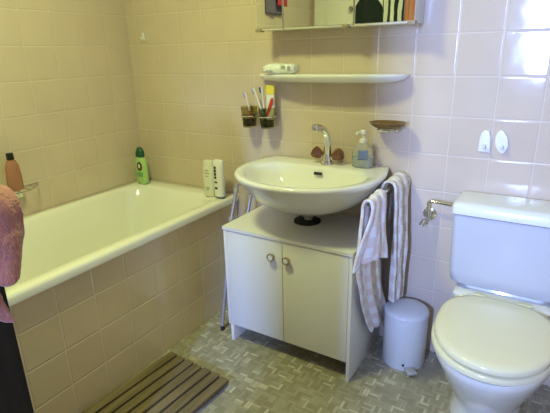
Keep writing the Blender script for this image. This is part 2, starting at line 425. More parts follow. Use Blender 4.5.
# ---------------------------------------------------------------- vanity cabinet
CX0, CX1, CYF, CZ = 0.874, 1.484, -0.362, 0.566
van = empty('vanity_cabinet', ((CX0 + CX1) / 2, -.19, 0), 'white two-door vanity cabinet standing under the washbasin', 'cabinet')
MB().box(CX0, CX0 + .016, -.380, -.012, .088, CZ, .001).box(CX0 + .010, CX0 + .026, -.378, -.012, 0.0, .0885, .001).build('side_panel', 'lam', van)
MB().box(CX1 - .014, CX1, -.380, -.012, 0.0, CZ, .001).build('side_panel', 'lam', van)
MB().box(CX0 + .024, CX1 - .018, CYF + .004, -.014, .10, .118).build('bottom_shelf', 'lam', van)
MB().box(CX0 + .024, CX1 - .018, -.022, -.014, .118, CZ).build('back_panel', 'lam', van)
# worktop with the round cut-out for the waste pipe
TC = (1.172, -.150); TR = .062
def topslab(z): 
    lp = []
    n = 48
    for k in range(n):
        a = 2 * PI * k / n; c_, s_ = math.cos(a), math.sin(a)
        hx = ((CX1 + .003) - TC[0]) if c_ > 0 else (TC[0] - (CX0 - .003)); hy = (-.004 - TC[1]) if s_ > 0 else (TC[1] - (CYF - .022))
        k_ = min(hx / max(abs(c_), 1e-6), hy / max(abs(s_), 1e-6)); lp.append(Vector((TC[0] + c_ * k_, TC[1] + s_ * k_, z)))
    # snap the four corners
    for cxx in (CX0 - .003, CX1 + .003):
        for cyy in (-.004, CYF - .022):
            i = min(range(n), key=lambda q: (lp[q].x - cxx) ** 2 + (lp[q].y - cyy) ** 2); lp[i].x = cxx; lp[i].y = cyy
    return lp
def circ(z, r, n=48): return [Vector((TC[0] + r * math.cos(2 * PI * k / n), TC[1] + r * math.sin(2 * PI * k / n), z)) for k in range(n)]
MB().loft([circ(CZ, TR), topslab(CZ), topslab(CZ + .014), circ(CZ + .014, TR), circ(CZ, TR)]).build('worktop', 'lam', van, angle=30)
MID = (CX0 + CX1) / 2 - .004
for xa, xb, kx in ((CX0 + .0165, MID - .0015, 1.128), (MID + .0015, CX1 - .0155, 1.202)):
    dr = MB().box(xa, xb, CYF - .018, CYF - .001, .090, CZ - .004, .0015).build('door', 'lam', van)
    ky = CYF - .018
    kr = MB().lathe((kx, ky, .491), [(0, 0), (.011, 0), (.010, .006), (.013, .010), (.0175, .014), (.0175, .019), (.013, .021), (.012, .019), (0, .019)], 28, rot=Matrix.Rotation(PI / 2, 3, 'X')).build('knob', 'brass', dr)
    MB().lathe((kx, ky - .0185, .491), [(0, 0), (.0122, 0), (.011, .002), (0, .003)], 24, rot=Matrix.Rotation(PI / 2, 3, 'X')).build('knob_centre', 'white', kr)

# ---------------------------------------------------------------- washbasin
SX, SZ, YM, DEP = 1.208, 0.832, -0.20, 0.50
def basin(w0, w1, ym, yf, yb, z, xc=SX, e=.92):
    pts = []
    nb, ns, nf = 16, 12, 48
    for k in range(ns):
        t = k / ns; pts.append(Vector((xc + w0 + (w1 - w0) * math.sin(t * PI / 2), yb + (ym - yb) * t, z)))
    for k in range(nf):
        a = PI * k / nf; s_ = math.sin(a)
        pts.append(Vector((xc + w1 * math.cos(a), ym - (ym - yf) * s_ ** e, z)))
    for k in range(ns):
        t = 1 - k / ns; pts.append(Vector((xc - w0 - (w1 - w0) * math.sin(t * PI / 2), yb + (ym - yb) * t, z)))
    for k in range(nb):
        t = k / nb; pts.append(Vector((xc - w0 + 2 * w0 * t, yb, z)))
    return pts
def ell(cx, cy, a, b, z, ref):
    """ellipse with the same vertex count and angular order as ref"""
    n = len(ref); out = []
    for p in ref:
        ang = math.atan2((p.y - cy) / b, (p.x - cx) / a); out.append(Vector((cx + a * math.cos(ang), cy + b * math.sin(ang), z)))
    return out
def mixl(a, b, t, z=None):
    r = [p.lerp(q, t) for p, q in zip(a, b)]
    if z is not None:
        for p in r: p.z = z
    return r
sink = empty('washbasin', (SX, -.22, .66), 'cream ceramic washbasin mounted on the wall above the white vanity cabinet', 'washbasin')
o_ = basin(.276, .312, YM, -DEP, -.003, SZ)
inn = basin(.20, .262, -.235, -DEP + .035, -.135, SZ, e=.95)
cen = (SX - .01, -.27)
L = []
eb = ell(SX - .02, -.17, .05, .05, .655, o_)
L.append(eb)
for t_, z_ in ((.25, .663), (.5, .685), (.68, .715), (.80, .748), (.90, .782), (.965, .806)): L.append(mixl(eb, o_, t_, z_))
L.append(mixl(eb, o_, 1.0, SZ - .014)); L.append(mixl(eb, o_, .999, SZ - .006)); L.append(mixl(eb, o_, .985, SZ))
ii = inn
L.append(mixl(o_, ii, .3, SZ + .001)); L.append(mixl(o_, ii, .9, SZ)); L.append(mixl(o_, ii, 1.0, SZ - .004))
dr_ = ell(cen[0], cen[1], .028, .028, .70, ii)
for t_, z_ in ((.04, SZ - .018), (.12, SZ - .05), (.25, SZ - .08), (.45, SZ - .105), (.7, SZ - .122), (1, SZ - .128)): L.append(mixl(ii, dr_, t_, z_))
MB().loft(L, cap0=True, cap1=True).build('basin', 'ceramic', sink, angle=75)
MB().lathe((cen[0], cen[1], SZ - .128), [(.0, 0), (.026, 0), (.026, .003), (.018, .004), (0, .001)], 24).build('drain', 'chrome', sink)
OV = MB(); OV.box(1.205, 1.243, -.1565, -.149, SZ - .033, SZ - .020, .003, rot=Matrix.Rotation(math.radians(-25), 3, 'X'))
OV.build('overflow_slot', 'gap', sink)
MB().lathe((TC[0] + .005, TC[1], .56), [(0, -.12), (.018, -.12), (.018, .04), (.030, .05), (.034, .10), (.0, .10)], 28).build('waste_pipe', 'grey', sink)
MB().lathe((TC[0], TC[1], CZ - .002), [(.0, 0), (.0600, 0), (.0600, .022), (.056, .025), (.032, .027), (0, .027)], 36).build('pipe_collar', 'gap', sink)

# tap
tp = empty('basin_tap', (1.232, -.078, SZ + .001), 'chrome mixer tap with two brown handles at the back of the washbasin', 'tap')
tx, ty, tz = 1.232, -.078, SZ + .001
MB().lathe((tx, ty, tz), [(0, 0), (.030, 0), (.030, .006), (.026, .012), (.022, .030), (.019, .045), (0, .047)], 32).build('tap_body', 'chrome', tp)
MB().tube([(tx, ty, tz + .04), (tx + .002, ty - .002, tz + .09), (tx - .002, ty - .014, tz + .135), (tx - .010, ty - .045, tz + .163), (tx - .018, ty - .083, tz + .165)], [.0185, .016, .0145, .0135, .013], 16).build('spout', 'chrome', tp)
MB().lathe((tx - .018, ty - .083, tz + .165), [(0, -.014), (.0125, -.014), (.0145, -.010), (.0145, .008), (.012, .016), (0, .018)], 20).build('aerator', 'chrome', tp)
for sgn in (-1, 1):
    R_ = Matrix.Rotation(sgn * math.radians(62), 3, 'Y')
    st = MB().lathe((tx + sgn * .012, ty, tz + .024), [(0, 0), (.011, 0), (.010, .022), (0, .024)], 16, rot=R_).build('handle_stem', 'chrome', tp)
    n = 6; prof = [(.0, .014), (.012, .014), (.022, .028), (.0275, .046), (.025, .060), (.016, .064), (0, .064)]
    MB().lathe((tx + sgn * .012, ty, tz + .024), prof, 8, rot=R_).build('handle', 'brownglass', tp, smooth=False)

# soap dispenser
sd = empty('soap_dispenser', (1.388, -.066, SZ + .001), 'clear hand soap dispenser with blue label and white pump', 'soap dispenser')
def oval(cx, cy, a, b, z, n=28, e=.8): 
    def sp(v): return math.copysign(abs(v) ** e, v)
    return [Vector((cx + a * sp(math.cos(2 * PI * k / n)), cy + b * sp(math.sin(2 * PI * k / n)), z)) for k in range(n)]
def ovalloft(cx, cy, prof, n=28, e=.8): return [oval(cx, cy, a, b, z, n, e) for a, b, z in prof]
zb = SZ + .001
MB().loft(ovalloft(1.388, -.066, [(.034, .020, zb), (.043, .026, zb + .004), (.046, .028, zb + .030), (.044, .027, zb + .062), (.033, .022, zb + .088), (.017, .015, zb + .101), (.014, .014, zb + .106)]), 1, 1).build('bottle', 'clear', sd)
MB().loft(ovalloft(1.388, -.066, [(.035, .021, zb + .003), (.041, .0245, zb + .030), (.039, .0235, zb + .046), (.0, .0, zb + .0465)]), 1, 1).build('liquid_soap', mat('soap_liquid', (.68, .78, .80), .2, trans=.4, ior=1.33), sd)
MB().loft([[Vector((1.398 + .021 * u_, -.066 - .0290 + .004 * (u_ + .45) ** 2, z_)) for u_ in [-1 + 2 * i / 12 for i in range(13)]] for z_ in (zb + .036, zb + .046, zb + .070, zb + .076)], closed=False).build('label', 'bluelab', sd, mods=[('SOLIDIFY', {'thickness': .0008})])
MB().lathe((1.388, -.066, zb + .104), [(0, 0), (.015, 0), (.015, .014), (.006, .018), (.005, .034), (.013, .036), (.014, .046), (.010, .052), (0, .053)], 24).tube([(1.388, -.066, zb + .148), (1.372, -.088, zb + .147), (1.370, -.094, zb + .140)], .0048, 10).build('pump', 'white', sd)

# ---------------------------------------------------------------- shelf, mirror cabinet, wall fittings
sh = empty('wall_shelf', (1.205, -.065, 1.20), 'white ceramic bow-fronted shelf on the wall under the mirror cabinet', 'shelf')
def bow(w, d, z, n=40): return [Vector((1.205 + w * math.cos(PI * k / n), -.003 - d * math.sin(PI * k / n) ** .62, z)) for k in range(n + 1)]
MB().loft([bow(.20, .03, 1.170), bow(.285, .075, 1.174), bow(.325, .112, 1.186), bow(.340, .125, 1.200), bow(.340, .125, 1.206), bow(.336, .122, 1.2085), bow(.20, .05, 1.2090)], 1, 1).build('shelf_board', 'ceramic', sh, angle=60)

pk = empty('soap_package', (.99, -.084, 1.206), 'small soft printed paper package lying on the left end of the wall shelf', 'package')
def pack(u, v): return None
lp = []
for i in range(13):
    t = i / 12; x = .934 + .152 * t; a = .036 * (1 - .25 * abs(2 * t - 1) ** 4); hgt = .0215 * (1 - .40 * abs(2 * t - 1) ** 6)
    c = Vector((x, -.084, 1.2095 + .0215))
    lp.append([c + Vector((.003 * math.sin(9 * k + 5 * t), a * math.copysign(abs(math.cos(2 * PI * k / 20)) ** .6, math.cos(2 * PI * k / 20)), hgt * math.copysign(abs(math.sin(2 * PI * k / 20)) ** .6, math.sin(2 * PI * k / 20)) * (1 + .10 * math.sin(7 * k + 11 * t)))) for k in range(20)])
MB().loft(lp, 1, 1).build('wrapper', 'wrap', pk)
for q in ((1.030, 1.048, 1.232, 1.246), (.955, .985, 1.222, 1.227), (1.062, 1.074, 1.226, 1.244)):
    MB().box(q[0], q[1], -.1225, -.1200, q[2], q[3], .0004).build('print', 'greyprint', pk)

mc = empty('mirror_cabinet', (1.265, -.06, 1.385), 'wall-hung bathroom cabinet with three mirrored doors above the shelf', 'mirror cabinet')
MZ0, MZ1 = 1.387, 1.98
MB().box(.918, 1.582, -.100, -.002, MZ0, MZ1, .003).build('body', mat('pale_grey_body', (.68, .69, .62), .4), mc)
for xa, xb in ((.914, 1.044), (1.048, 1.352), (1.356, 1.583)):
    dd = MB().box(xa, xb, -.122, -.102, MZ0 - .001, MZ1, .002).build('door', 'cream', mc)
    MB().box(xa + .0035, xb - .0015, -.1245, -.1215, MZ0 + .007, MZ1 - .004).build('mirror', 'mirror', dd, smooth=False)
for cx in (.927, 1.322, 1.572):
    MB().box(cx - .014, cx + .014, -.130, -.100, MZ0 - .006, MZ0 + .008, .002).build('corner_clip', 'clip', mc)

# tumbler holders with tumblers, toothbrushes and toothpaste
TUMB = [(.818, -.062), (.918, -.062)]
for i, (cx, cy) in enumerate(TUMB):
    hd = empty('tumbler_holder', (cx, -.002, 1.02), ['chrome ring holder on the wall, left of the pair, further from the mirror', 'chrome ring holder on the wall, right of the pair, nearer the shelf'][i], 'tumbler holder', 'tumbler holders on the tiled wall')
    MB().lathe((cx, -.0015, 1.02), [(0, 0), (.017, 0), (.017, .006), (.008, .010), (.006, .020), (0, .020)], 20, rot=Matrix.Rotation(PI / 2, 3, 'X')).build('wall_plate', 'chrome', hd)
    MB().tube([(cx + .0405 * math.sin(2 * PI * k / 32), cy + .0405 * math.cos(2 * PI * k / 32), 1.02) for k in range(33)], .0028, 8, smooth=False).build('ring', 'chrome', hd)
    tm = empty('tumbler', (cx, cy, .966), ['smoked glass tumbler holding a single pink and white toothbrush', 'smoked glass tumbler holding two toothbrushes and a yellow topped toothpaste'][i], 'tumbler', 'smoked tumblers in the wall holders')
    MB().lathe((cx, cy, .966), [(0, 0), (.029, 0), (.031, .003), (.0395, .095), (.0378, .095), (.0295, .007), (0, .007)], 32).build('glass', 'smoke', tm)
    MB().lathe((cx, cy, .9735), [(0, 0), (.0285, 0), (.0315, .034), (0, .034)], 32).build('dark_base', mat('smoky_base', (.16, .15, .10), .1, trans=.6, ior=1.3), tm)
def brush(a, b, cols, label, bend=0):
    a = Vector(a); b = Vector(b); d_ = (b - a).normalized(); ln = (b - a).length
    r_ = empty('toothbrush', a, label, 'toothbrush', 'toothbrushes in the tumblers')
    side = d_.cross(Vector((0, 1, 0))).normalized()
    m1 = a + d_ * ln * .45; m2 = a + d_ * ln * .72
    MB().tube([a, a + d_ * ln * .22 + side * .002, m1], [.0045, .0062, .0052], 10).build('handle', cols[0], r_)
    MB().tube([m1, m2, b], [.0050, .0034, .0046], 10).build('neck', cols[1], r_)
    br = MB(); q = d_.to_track_quat('Z', 'Y').to_matrix()
    br.box(-.0052, .0052, -.0135, -.003, -.013, .013, .002)
    bm_ = br.bm; bmesh.ops.transform(bm_, matrix=Matrix.Translation(b - d_ * .012) @ q.to_4x4(), verts=bm_.verts)
    br.build('bristles', cols[2], r_)
brush((.838, -.060, .975), (.798, -.060, 1.125), ('brushred', 'brushwhite', 'lilac'), 'pink and white toothbrush standing alone in the left tumbler')
brush((.928, -.075, .975), (.846, -.060, 1.145), ('brushgreen', 'brushwhite', 'lilac'), 'green handled toothbrush leaning far left in the right tumbler')
brush((.905, -.055, .975), (.884, -.050, 1.150), ('brushblue', 'brushwhite', 'brushblue'), 'upright toothbrush with a dark blue head in the right tumbler')
tpst = empty('toothpaste', (.930, -.058, .98), 'white and red toothpaste tube with yellow top standing in the right tumbler', 'toothpaste')
MB().loft([oval(.930, -.050, a, b, z, 20) for a, b, z in ((.012, .012, .975), (.017, .013, .995), (.0225, .010, 1.06), (.0225, .008, 1.118))], 1, 1).build('tube', 'tubewhite', tpst)
MB().loft([oval(.930, -.050, a, b, z, 20) for a, b, z in ((.0228, .0083, 1.119), (.023, .006, 1.14), (.023, .002, 1.160))], 1, 1).build('yellow_end', 'yellow', tpst)
MB().prism([(.912, 1.030), (.922, 1.022), (.952, 1.085), (.950, 1.105), (.940, 1.100)], -.0635, -.0605, 'Y').build('red_swash', 'red', tpst)

# soap dish
sdh = empty('soap_dish', (1.487, -.062, 1.0), 'brown glass soap dish in a chrome holder on the wall above the towels', 'soap dish')
MB().loft([oval(1.487, -.064, a, b, z, 36, 1.0) for a, b, z in ((.028, .022, 1.000), (.050, .038, 1.004), (.068, .050, 1.015), (.075, .056, 1.026), (.071, .052, 1.026), (.062, .045, 1.017), (.03, .022, 1.008))], 1, 1).build('dish', 'amber', sdh)
MB().tube([(1.487 + .040 * math.sin(2 * PI * k / 32), -.064 + .031 * math.cos(2 * PI * k / 32), .995) for k in range(33)], .0035, 8, smooth=False).tube([(1.487 + .040, -.064, .995), (1.487 + .043, -.064, 1.010)], .0028, 8).tube([(1.487 - .040, -.064, .995), (1.487 - .043, -.064, 1.010)], .0028, 8).tube([(1.487, -.033, .995), (1.487, -.004, .995)], .005, 10).build('holder_ring', 'chrome', sdh)
MB().lathe((1.487, -.0015, .995), [(0, 0), (.016, 0), (.016, .006), (0, .008)], 20, rot=Matrix.Rotation(PI / 2, 3, 'X')).build('wall_plate', 'chrome', sdh)

# two stick-on hooks above the toilet tank
hk = empty('adhesive_hook', (1.842, -.002, .925), 'white tapered stick-on hook above the tank, left of the pair', 'hook', 'stick-on hooks above the toilet')
MB().prism([(1.822, .928), (1.864, .926), (1.860, .985), (1.853, 1.005), (1.840, 1.010), (1.828, 1.000), (1.823, .975)], -.010, -.0015, 'Y', .003).build('plate', 'white', hk)
MB().tube([(1.843, -.008, .955), (1.843, -.024, .945), (1.843, -.030, .957)], [.006, .006, .005], 10).build('peg', 'white', hk)
hk = empty('adhesive_hook', (1.905, -.002, .925), 'white leaf-shaped stick-on hook above the tank, right of the pair', 'hook', 'stick-on hooks above the toilet')
MB().prism([(1.905 + .021 * math.sin(2 * PI * k / 24) - .006 + .012 * (.5 - .5 * math.cos(2 * PI * k / 24)) * -1 + .006, .969 - .043 * math.cos(2 * PI * k / 24)) for k in range(24)], -.011, -.0015, 'Y', .004).build('plate', 'white', hk)
MB().tube([(1.903, -.008, .957), (1.903, -.024, .947), (1.903, -.030, .959)], [.006, .006, .005], 10).build('peg', 'white', hk)

# little white hook over the bath, near the corner
th = empty('wall_hook', (.112, -.002, 1.37), 'tiny white hook on the back wall high in the bath corner', 'hook')
MB().prism([(.104, 1.372), (.122, 1.372), (.119, 1.412), (.107, 1.412)], -.006, -.0015, 'Y', .0015).build('plate', 'white', th)
MB().tube([(.113, -.005, 1.392), (.114, -.02, 1.378), (.115, -.024, 1.388)], .004, 8).build('peg', 'white', th)

# ---------------------------------------------------------------- toilet
TX = 1.985
wc = empty('toilet', (TX, -.33, 0), 'white toilet with closed cream lid and low cistern against the tiled wall', 'toilet')
def egg(w, yb, yf, z, n=48, xc=TX, e=.88, kb=.55):
    """rounded outline: squarer toward the wall, round at the front"""
    ym = yb + (yf - yb) * .45; pts = []
    for k in range(n):
        a = 2 * PI * k / n; c_, s_ = math.cos(a), math.sin(a)
        ee = e if s_ < 0 else kb + .15
        x = xc + w * math.copysign(abs(c_) ** (ee if s_ > 0 else .95), c_)
        y = ym + (abs(ym - yf) if s_ < 0 else abs(yb - ym)) * math.copysign(abs(s_) ** (ee if s_ > 0 else .95), s_)
        pts.append(Vector((x, y, z)))
    return pts
bowl = [egg(.120, -.10, -.44, .0), egg(.120, -.10, -.44, .03), egg(.114, -.10, -.43, .08), egg(.122, -.10, -.46, .14), egg(.150, -.095, -.53, .22), egg(.173, -.09, -.585, .30), egg(.186, -.09, -.622, .350), egg(.1895, -.09, -.632, .376), egg(.188, -.09, -.631, .384), egg(.16, -.11, -.59, .386)]
MB().loft(bowl, 1, 1).build('bowl', 'ceramic', wc, angle=70)
MB().loft([egg(.172, -.235, -.622, .386), egg(.178, -.222, -.633, .3925), egg(.183, -.220, -.639, .395), egg(.183, -.220, -.639, .409), egg(.178, -.222, -.634, .413), egg(.168, -.24, -.615, .4135)], 1, 1).build('seat_ring', 'seat', wc, angle=60)
MB().loft([egg(.168, -.24, -.615, .4135), egg(.170, -.24, -.617, .421), egg(.176, -.216, -.633, .4215, xc=TX + .003), egg(.180, -.213, -.638, .424, xc=TX + .003), egg(.180, -.213, -.638, .437, xc=TX + .003), egg(.175, -.218, -.632, .443, xc=TX + .003), egg(.160, -.235, -.608, .446), egg(.10, -.30, -.53, .447)], 1, 1).build('seat_lid', 'seat', wc, angle=60)
for sx in (-.075, .075): MB().tube([(TX + sx - .02, -.208, .432), (TX + sx + .02, -.208, .432)], .010, 12).build('hinge', 'seat', wc)
# cistern: tapered rounded box + lid
def tk(w0, yb, yf, z, r=.045, xc=TX): return rrect(xc - w0, xc + w0, yf, yb, r, z, 8)
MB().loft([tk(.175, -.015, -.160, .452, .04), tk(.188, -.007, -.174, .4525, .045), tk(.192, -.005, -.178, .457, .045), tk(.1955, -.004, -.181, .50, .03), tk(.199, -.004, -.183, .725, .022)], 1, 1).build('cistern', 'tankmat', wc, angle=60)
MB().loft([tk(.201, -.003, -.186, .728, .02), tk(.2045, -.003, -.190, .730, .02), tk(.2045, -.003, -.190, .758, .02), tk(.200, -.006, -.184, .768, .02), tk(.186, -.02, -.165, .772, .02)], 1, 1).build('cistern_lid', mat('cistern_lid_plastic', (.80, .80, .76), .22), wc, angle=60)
MB().loft([tk(.12, -.03, -.16, .34, .03), tk(.150, -.02, -.20, .37, .035), tk(.168, -.008, -.222, .392, .04), tk(.168, -.008, -.222, .424, .04), tk(.160, -.014, -.214, .430, .04)], 1, 1).build('bowl_deck', 'ceramic', wc, angle=60)
MB().loft([tk(.14, -.02, -.15, .429, .03), tk(.14, -.02, -.14, .454, .03)], 1, 1).build('tank_bracket', 'ceramic', wc)

# water stop valve + pipe
vl = empty('stop_valve', (1.667, -.002, .648), 'chrome angle valve with pipe to the cistern on the tiled wall', 'valve')
MB().lathe((1.667, -.0015, .652), [(0, 0), (.028, 0), (.027, .005), (.014, .010), (.011, .035), (0, .036)], 24, rot=Matrix.Rotation(PI / 2, 3, 'X')).build('wall_rosette', 'chrome', vl)
MB().tube([(1.667, -.04, .636), (1.667, -.04, .676)], .0105, 14).build('valve_body', 'chrome', vl)
MB().tube([(1.667, -.036, .650), (1.660, -.058, .638)], .008, 12).tube([(1.660, -.056, .640), (1.650, -.066, .616)], [.010, .012], 12).build('handle', 'chrome', vl)
MB().tube([(1.667, -.042, .674), (1.667, -.044, .706), (1.672, -.047, .716), (1.686, -.05, .719), (1.786, -.06, .716)], .0058, 12).build('supply_pipe', 'chrome', vl)
MB().tube([(1.764, -.0585, .7165), (1.785, -.06, .716)], .0105, 12).build('coupling_nut', 'chrome', vl)

# ---------------------------------------------------------------- pedal bin
bn = empty('pedal_bin', (1.632, -.118, 0), 'small round white pedal bin between the vanity and the toilet', 'bin')
bc = (1.632, -.118)
MB().lathe((*bc, 0), [(0, 0), (.088, 0), (.0905, .004), (.0905, .235), (.088, .237), (0, .237)], 48).build('body', 'binwhite', bn, angle=50)
MB().lathe((*bc, .238), [(0, 0), (.0925, 0), (.093, .004), (.0915, .014), (.082, .021), (.05, .026), (0, .027)], 48).build('lid', 'binwhite', bn, angle=60)
MB().box(bc[0] + .036, bc[0] + .078, bc[1] - .112, bc[1] - .066, .010, .024, .005, rot=Matrix.Rotation(math.radians(38), 3, 'Z')).build('pedal', 'grey', bn)
MB().tube([(bc[0] + .024, bc[1] - .085, .032), (bc[0] + .0255, bc[1] - .0905, .032)], .005, 10).build('rivet', 'gap', bn)

# ---------------------------------------------------------------- bathmat of wooden slats
RM = Matrix.Rotation(math.radians(-3.6), 3, 'Z')
mt = empty('bath_mat', (.90, -.95, 0), 'brown slatted wooden duckboard lying beside the bathtub', 'bath mat')
piv = (.722, -.622, 0)
NS, PW = 7, .0505
for k in range(NS):
    MB().box(.728 + PW * k, .728 + PW * k + .040, -1.30, -.622 + random.uniform(-.003, .003), .016, .034, .003, rot=RM, pivot=piv).build('slat', 'slat', mt)
for yy in (-.70, -.96, -1.22):
    MB().box(.735, 1.06, yy - .022, yy + .022, 0.0, .016, .002, rot=RM, pivot=piv).build('batten', 'batten', mt)

# ---------------------------------------------------------------- bottles on the tub
gb = empty('shampoo_bottle', (.078, -.090, RZ), 'pale green shampoo bottle with dark green cap in the far bath corner', 'bottle')
RB = RZ + .0005
MB().loft(ovalloft(.078, -.090, [(.030, .016, RB), (.039, .021, RB + .006), (.041, .023, RB + .06), (.039, .023, RB + .115), (.031, .020, RB + .145), (.020, .016, RB + .155)], 32), 1, 1).build('bottle', 'green', gb)
MB().loft(ovalloft(.078, -.090, [(.024, .0175, RB + .1555), (.028, .020, RB + .160), (.025, .019, RB + .185), (.016, .013, RB + .205), (.010, .009, RB + .210)], 28), 1, 1).build('cap', 'dkgreen', gb)
RG = Matrix.Rotation(math.radians(0), 3, 'Z')
MB().prism([(.086 + .019 * math.sin(2 * PI * k / 24), RB + .105 + .026 * math.cos(2 * PI * k / 24)) for k in range(24)], -.1140, -.1100, 'Y').build('round_label', 'maroon', gb)
MB().prism([(.086 + .007 * math.sin(2 * PI * k / 16), RB + .107 + .012 * math.cos(2 * PI * k / 16)) for k in range(16)], -.1148, -.1130, 'Y').build('label_centre', 'palelab', gb)
MB().box(.058, .104, -.1142, -.1105, RB + .045, RB + .072, .0005).build('label_band', mat('green_print', (.20, .42, .16), .4), gb)

b1 = empty('shampoo_bottle', (.578, -.100, RZ), 'cream shampoo bottle on the tub corner, left of the white pair', 'bottle')
MB().loft(ovalloft(.578, -.098, [(.027, .016, RB), (.033, .018, RB + .006), (.034, .019, RB + .10), (.033, .018, RB + .150), (.028, .016, RB + .160)], 28), 1, 1).build('bottle', mat('cream_bottle', (.80, .80, .66), .3), b1)
MB().loft(ovalloft(.578, -.098, [(.029, .0165, RB + .1605), (.029, .0165, RB + .180), (.025, .014, RB + .187)], 28), 1, 1).build('cap', mat('cream_cap', (.78, .77, .62), .35), b1)
for z_, w_ in ((.135, .012), (.12, .016), (.105, .010), (.045, .012), (.035, .008)): MB().box(.578 - w_, .578 + w_, -.1178, -.116, RB + z_, RB + z_ + .006, .0002).build('print', 'greyprint', b1)
b2 = empty('shampoo_bottle', (.651, -.108, RZ), 'white shampoo bottle with dark upright lettering beside the cream bottle', 'bottle')
MB().loft(ovalloft(.651, -.108, [(.022, .013, RB), (.0275, .0165, RB + .005), (.0285, .0175, RB + .012)], 28), 1, 1).build('base_cap', mat('grey_cap', (.16, .16, .20), .3), b2)
MB().loft(ovalloft(.651, -.108, [(.0285, .0175, RB + .0122), (.031, .018, RB + .08), (.032, .017, RB + .17), (.030, .014, RB + .192), (.022, .008, RB + .199)], 28), 1, 1).build('bottle', 'white', b2)
for z_, hh in ((.155, .012), (.138, .014), (.120, .014), (.104, .012), (.082, .008), (.050, .010)): MB().box(.634, .646 if z_ > .1 else .652, -.1268, -.1235, RB + z_, RB + z_ + hh, .0002).build('print', 'print', b2)

# wire basket on the left wall and gel bottle in it
wb = empty('wire_soap_basket', (.05, -.79, .735), 'small chrome wire soap rack fixed to the wall over the bath', 'soap rack')
zz = .742
MB().tube([(.004, -.90, zz), (.06, -.89, zz), (.105, -.84, zz), (.100, -.76, zz), (.055, -.70, zz), (.004, -.665, zz)], .0026, 8).tube([(.004, -.90, zz - .004), (.004, -.665, zz - .004)], .0026, 8).build('wire_rim', 'greychrome', wb)
wr = MB()
for k in range(5):
    y_ = -.875 + k * .042; wr.tube([(.004, y_, zz - .006), (.085 if k < 4 else .045, y_, zz - .006)], .0018, 6)
wr.build('wire_grid', 'greychrome', wb)
MB().box(.0012, .006, -.825, -.745, zz - .05, zz + .012, .002).build('wall_plate', 'chrome', wb)
g2 = empty('shower_gel_bottle', (.045, -.79, zz), 'pink shower gel bottle with black cap in the wire soap rack', 'bottle')
MB().loft([[Vector((.045 + .018 * math.sin(2 * PI * k / 28) * s1, -.790 + s2 * math.cos(2 * PI * k / 28), z_)) for k in range(28)] for s1, s2, z_ in ((.8, .028, zz - .003), (1, .034, zz + .004), (1, .034, zz + .06), (1, .030, zz + .105), (.8, .020, zz + .132), (.6, .012, zz + .138))], 1, 1).build('bottle', 'pinkgel', g2)
MB().lathe((.045, -.790, zz + .1385), [(0, 0), (.015, 0), (.0155, .003), (.0145, .028), (0, .029)], 24).build('cap', 'black', g2)

# slim chrome folding rack in the gap between tub and vanity
rk = empty('folding_rack', (.80, -.2, 0), 'slim grey folding rack standing in the gap between bathtub and vanity', 'rack')
for dx, dy in ((0, 0), (.035, .085)):
    MB().tube([(.795 + dx, -.155 + dy, .700), (.795 + dx, -.215 + dy, .545), (.795 + dx, -.335 + dy, .02)], .0085, 12, smooth=False).build('leg', 'rackgrey', rk)
MB().tube([(.795, -.155, .700), (.81, -.12, .703), (.83, -.072, .700)], .006, 10).build('top_bar', 'rackgrey', rk)
for (x_, y_, z_) in ((.795, -.165, .675), (.795, -.216, .545), (.830, -.130, .545)):
    MB().lathe((x_, y_, z_), [(0, -.012), (.010, -.012), (.012, -.006), (.012, .006), (.010, .012), (0, .012)], 16).build('joint', 'grey', rk)
MB().tube([(.795, -.216, .548), (.830, -.131, .548)], .005, 8).build('cross_bar', 'rackgrey', rk)
for dx, dy in ((0, 0), (.035, .085)):
    MB().lathe((.795 + dx, -.335 + dy, 0), [(0, 0), (.011, 0), (.009, .024), (0, .025)], 14).build('rubber_foot', 'gap', rk)

# ---------------------------------------------------------------- towel rail and hand towels
RX, RZT = 1.546, .790
tr = empty('towel_rail', (RX, -.24, RZT), 'chrome swing towel rail on the wall at the right of the washbasin', 'towel rail')
MB().lathe((RX, -.0015, RZT), [(0, 0), (.022, 0), (.022, .006), (.010, .012), (0, .012)], 20, rot=Matrix.Rotation(PI / 2, 3, 'X')).build('wall_plate', 'chrome', tr)
MB().tube([(RX, -.010, RZT), (RX, -.395, RZT)], .0065, 12, smooth=False).build('bar', 'chrome', tr)
MB().lathe((RX, -.395, RZT), [(0, 0), (.009, 0), (.010, .006), (.006, .012), (0, .013)], 16, rot=Matrix.Rotation(PI / 2, 3, 'X')).build('end_cap', 'chrome', tr)

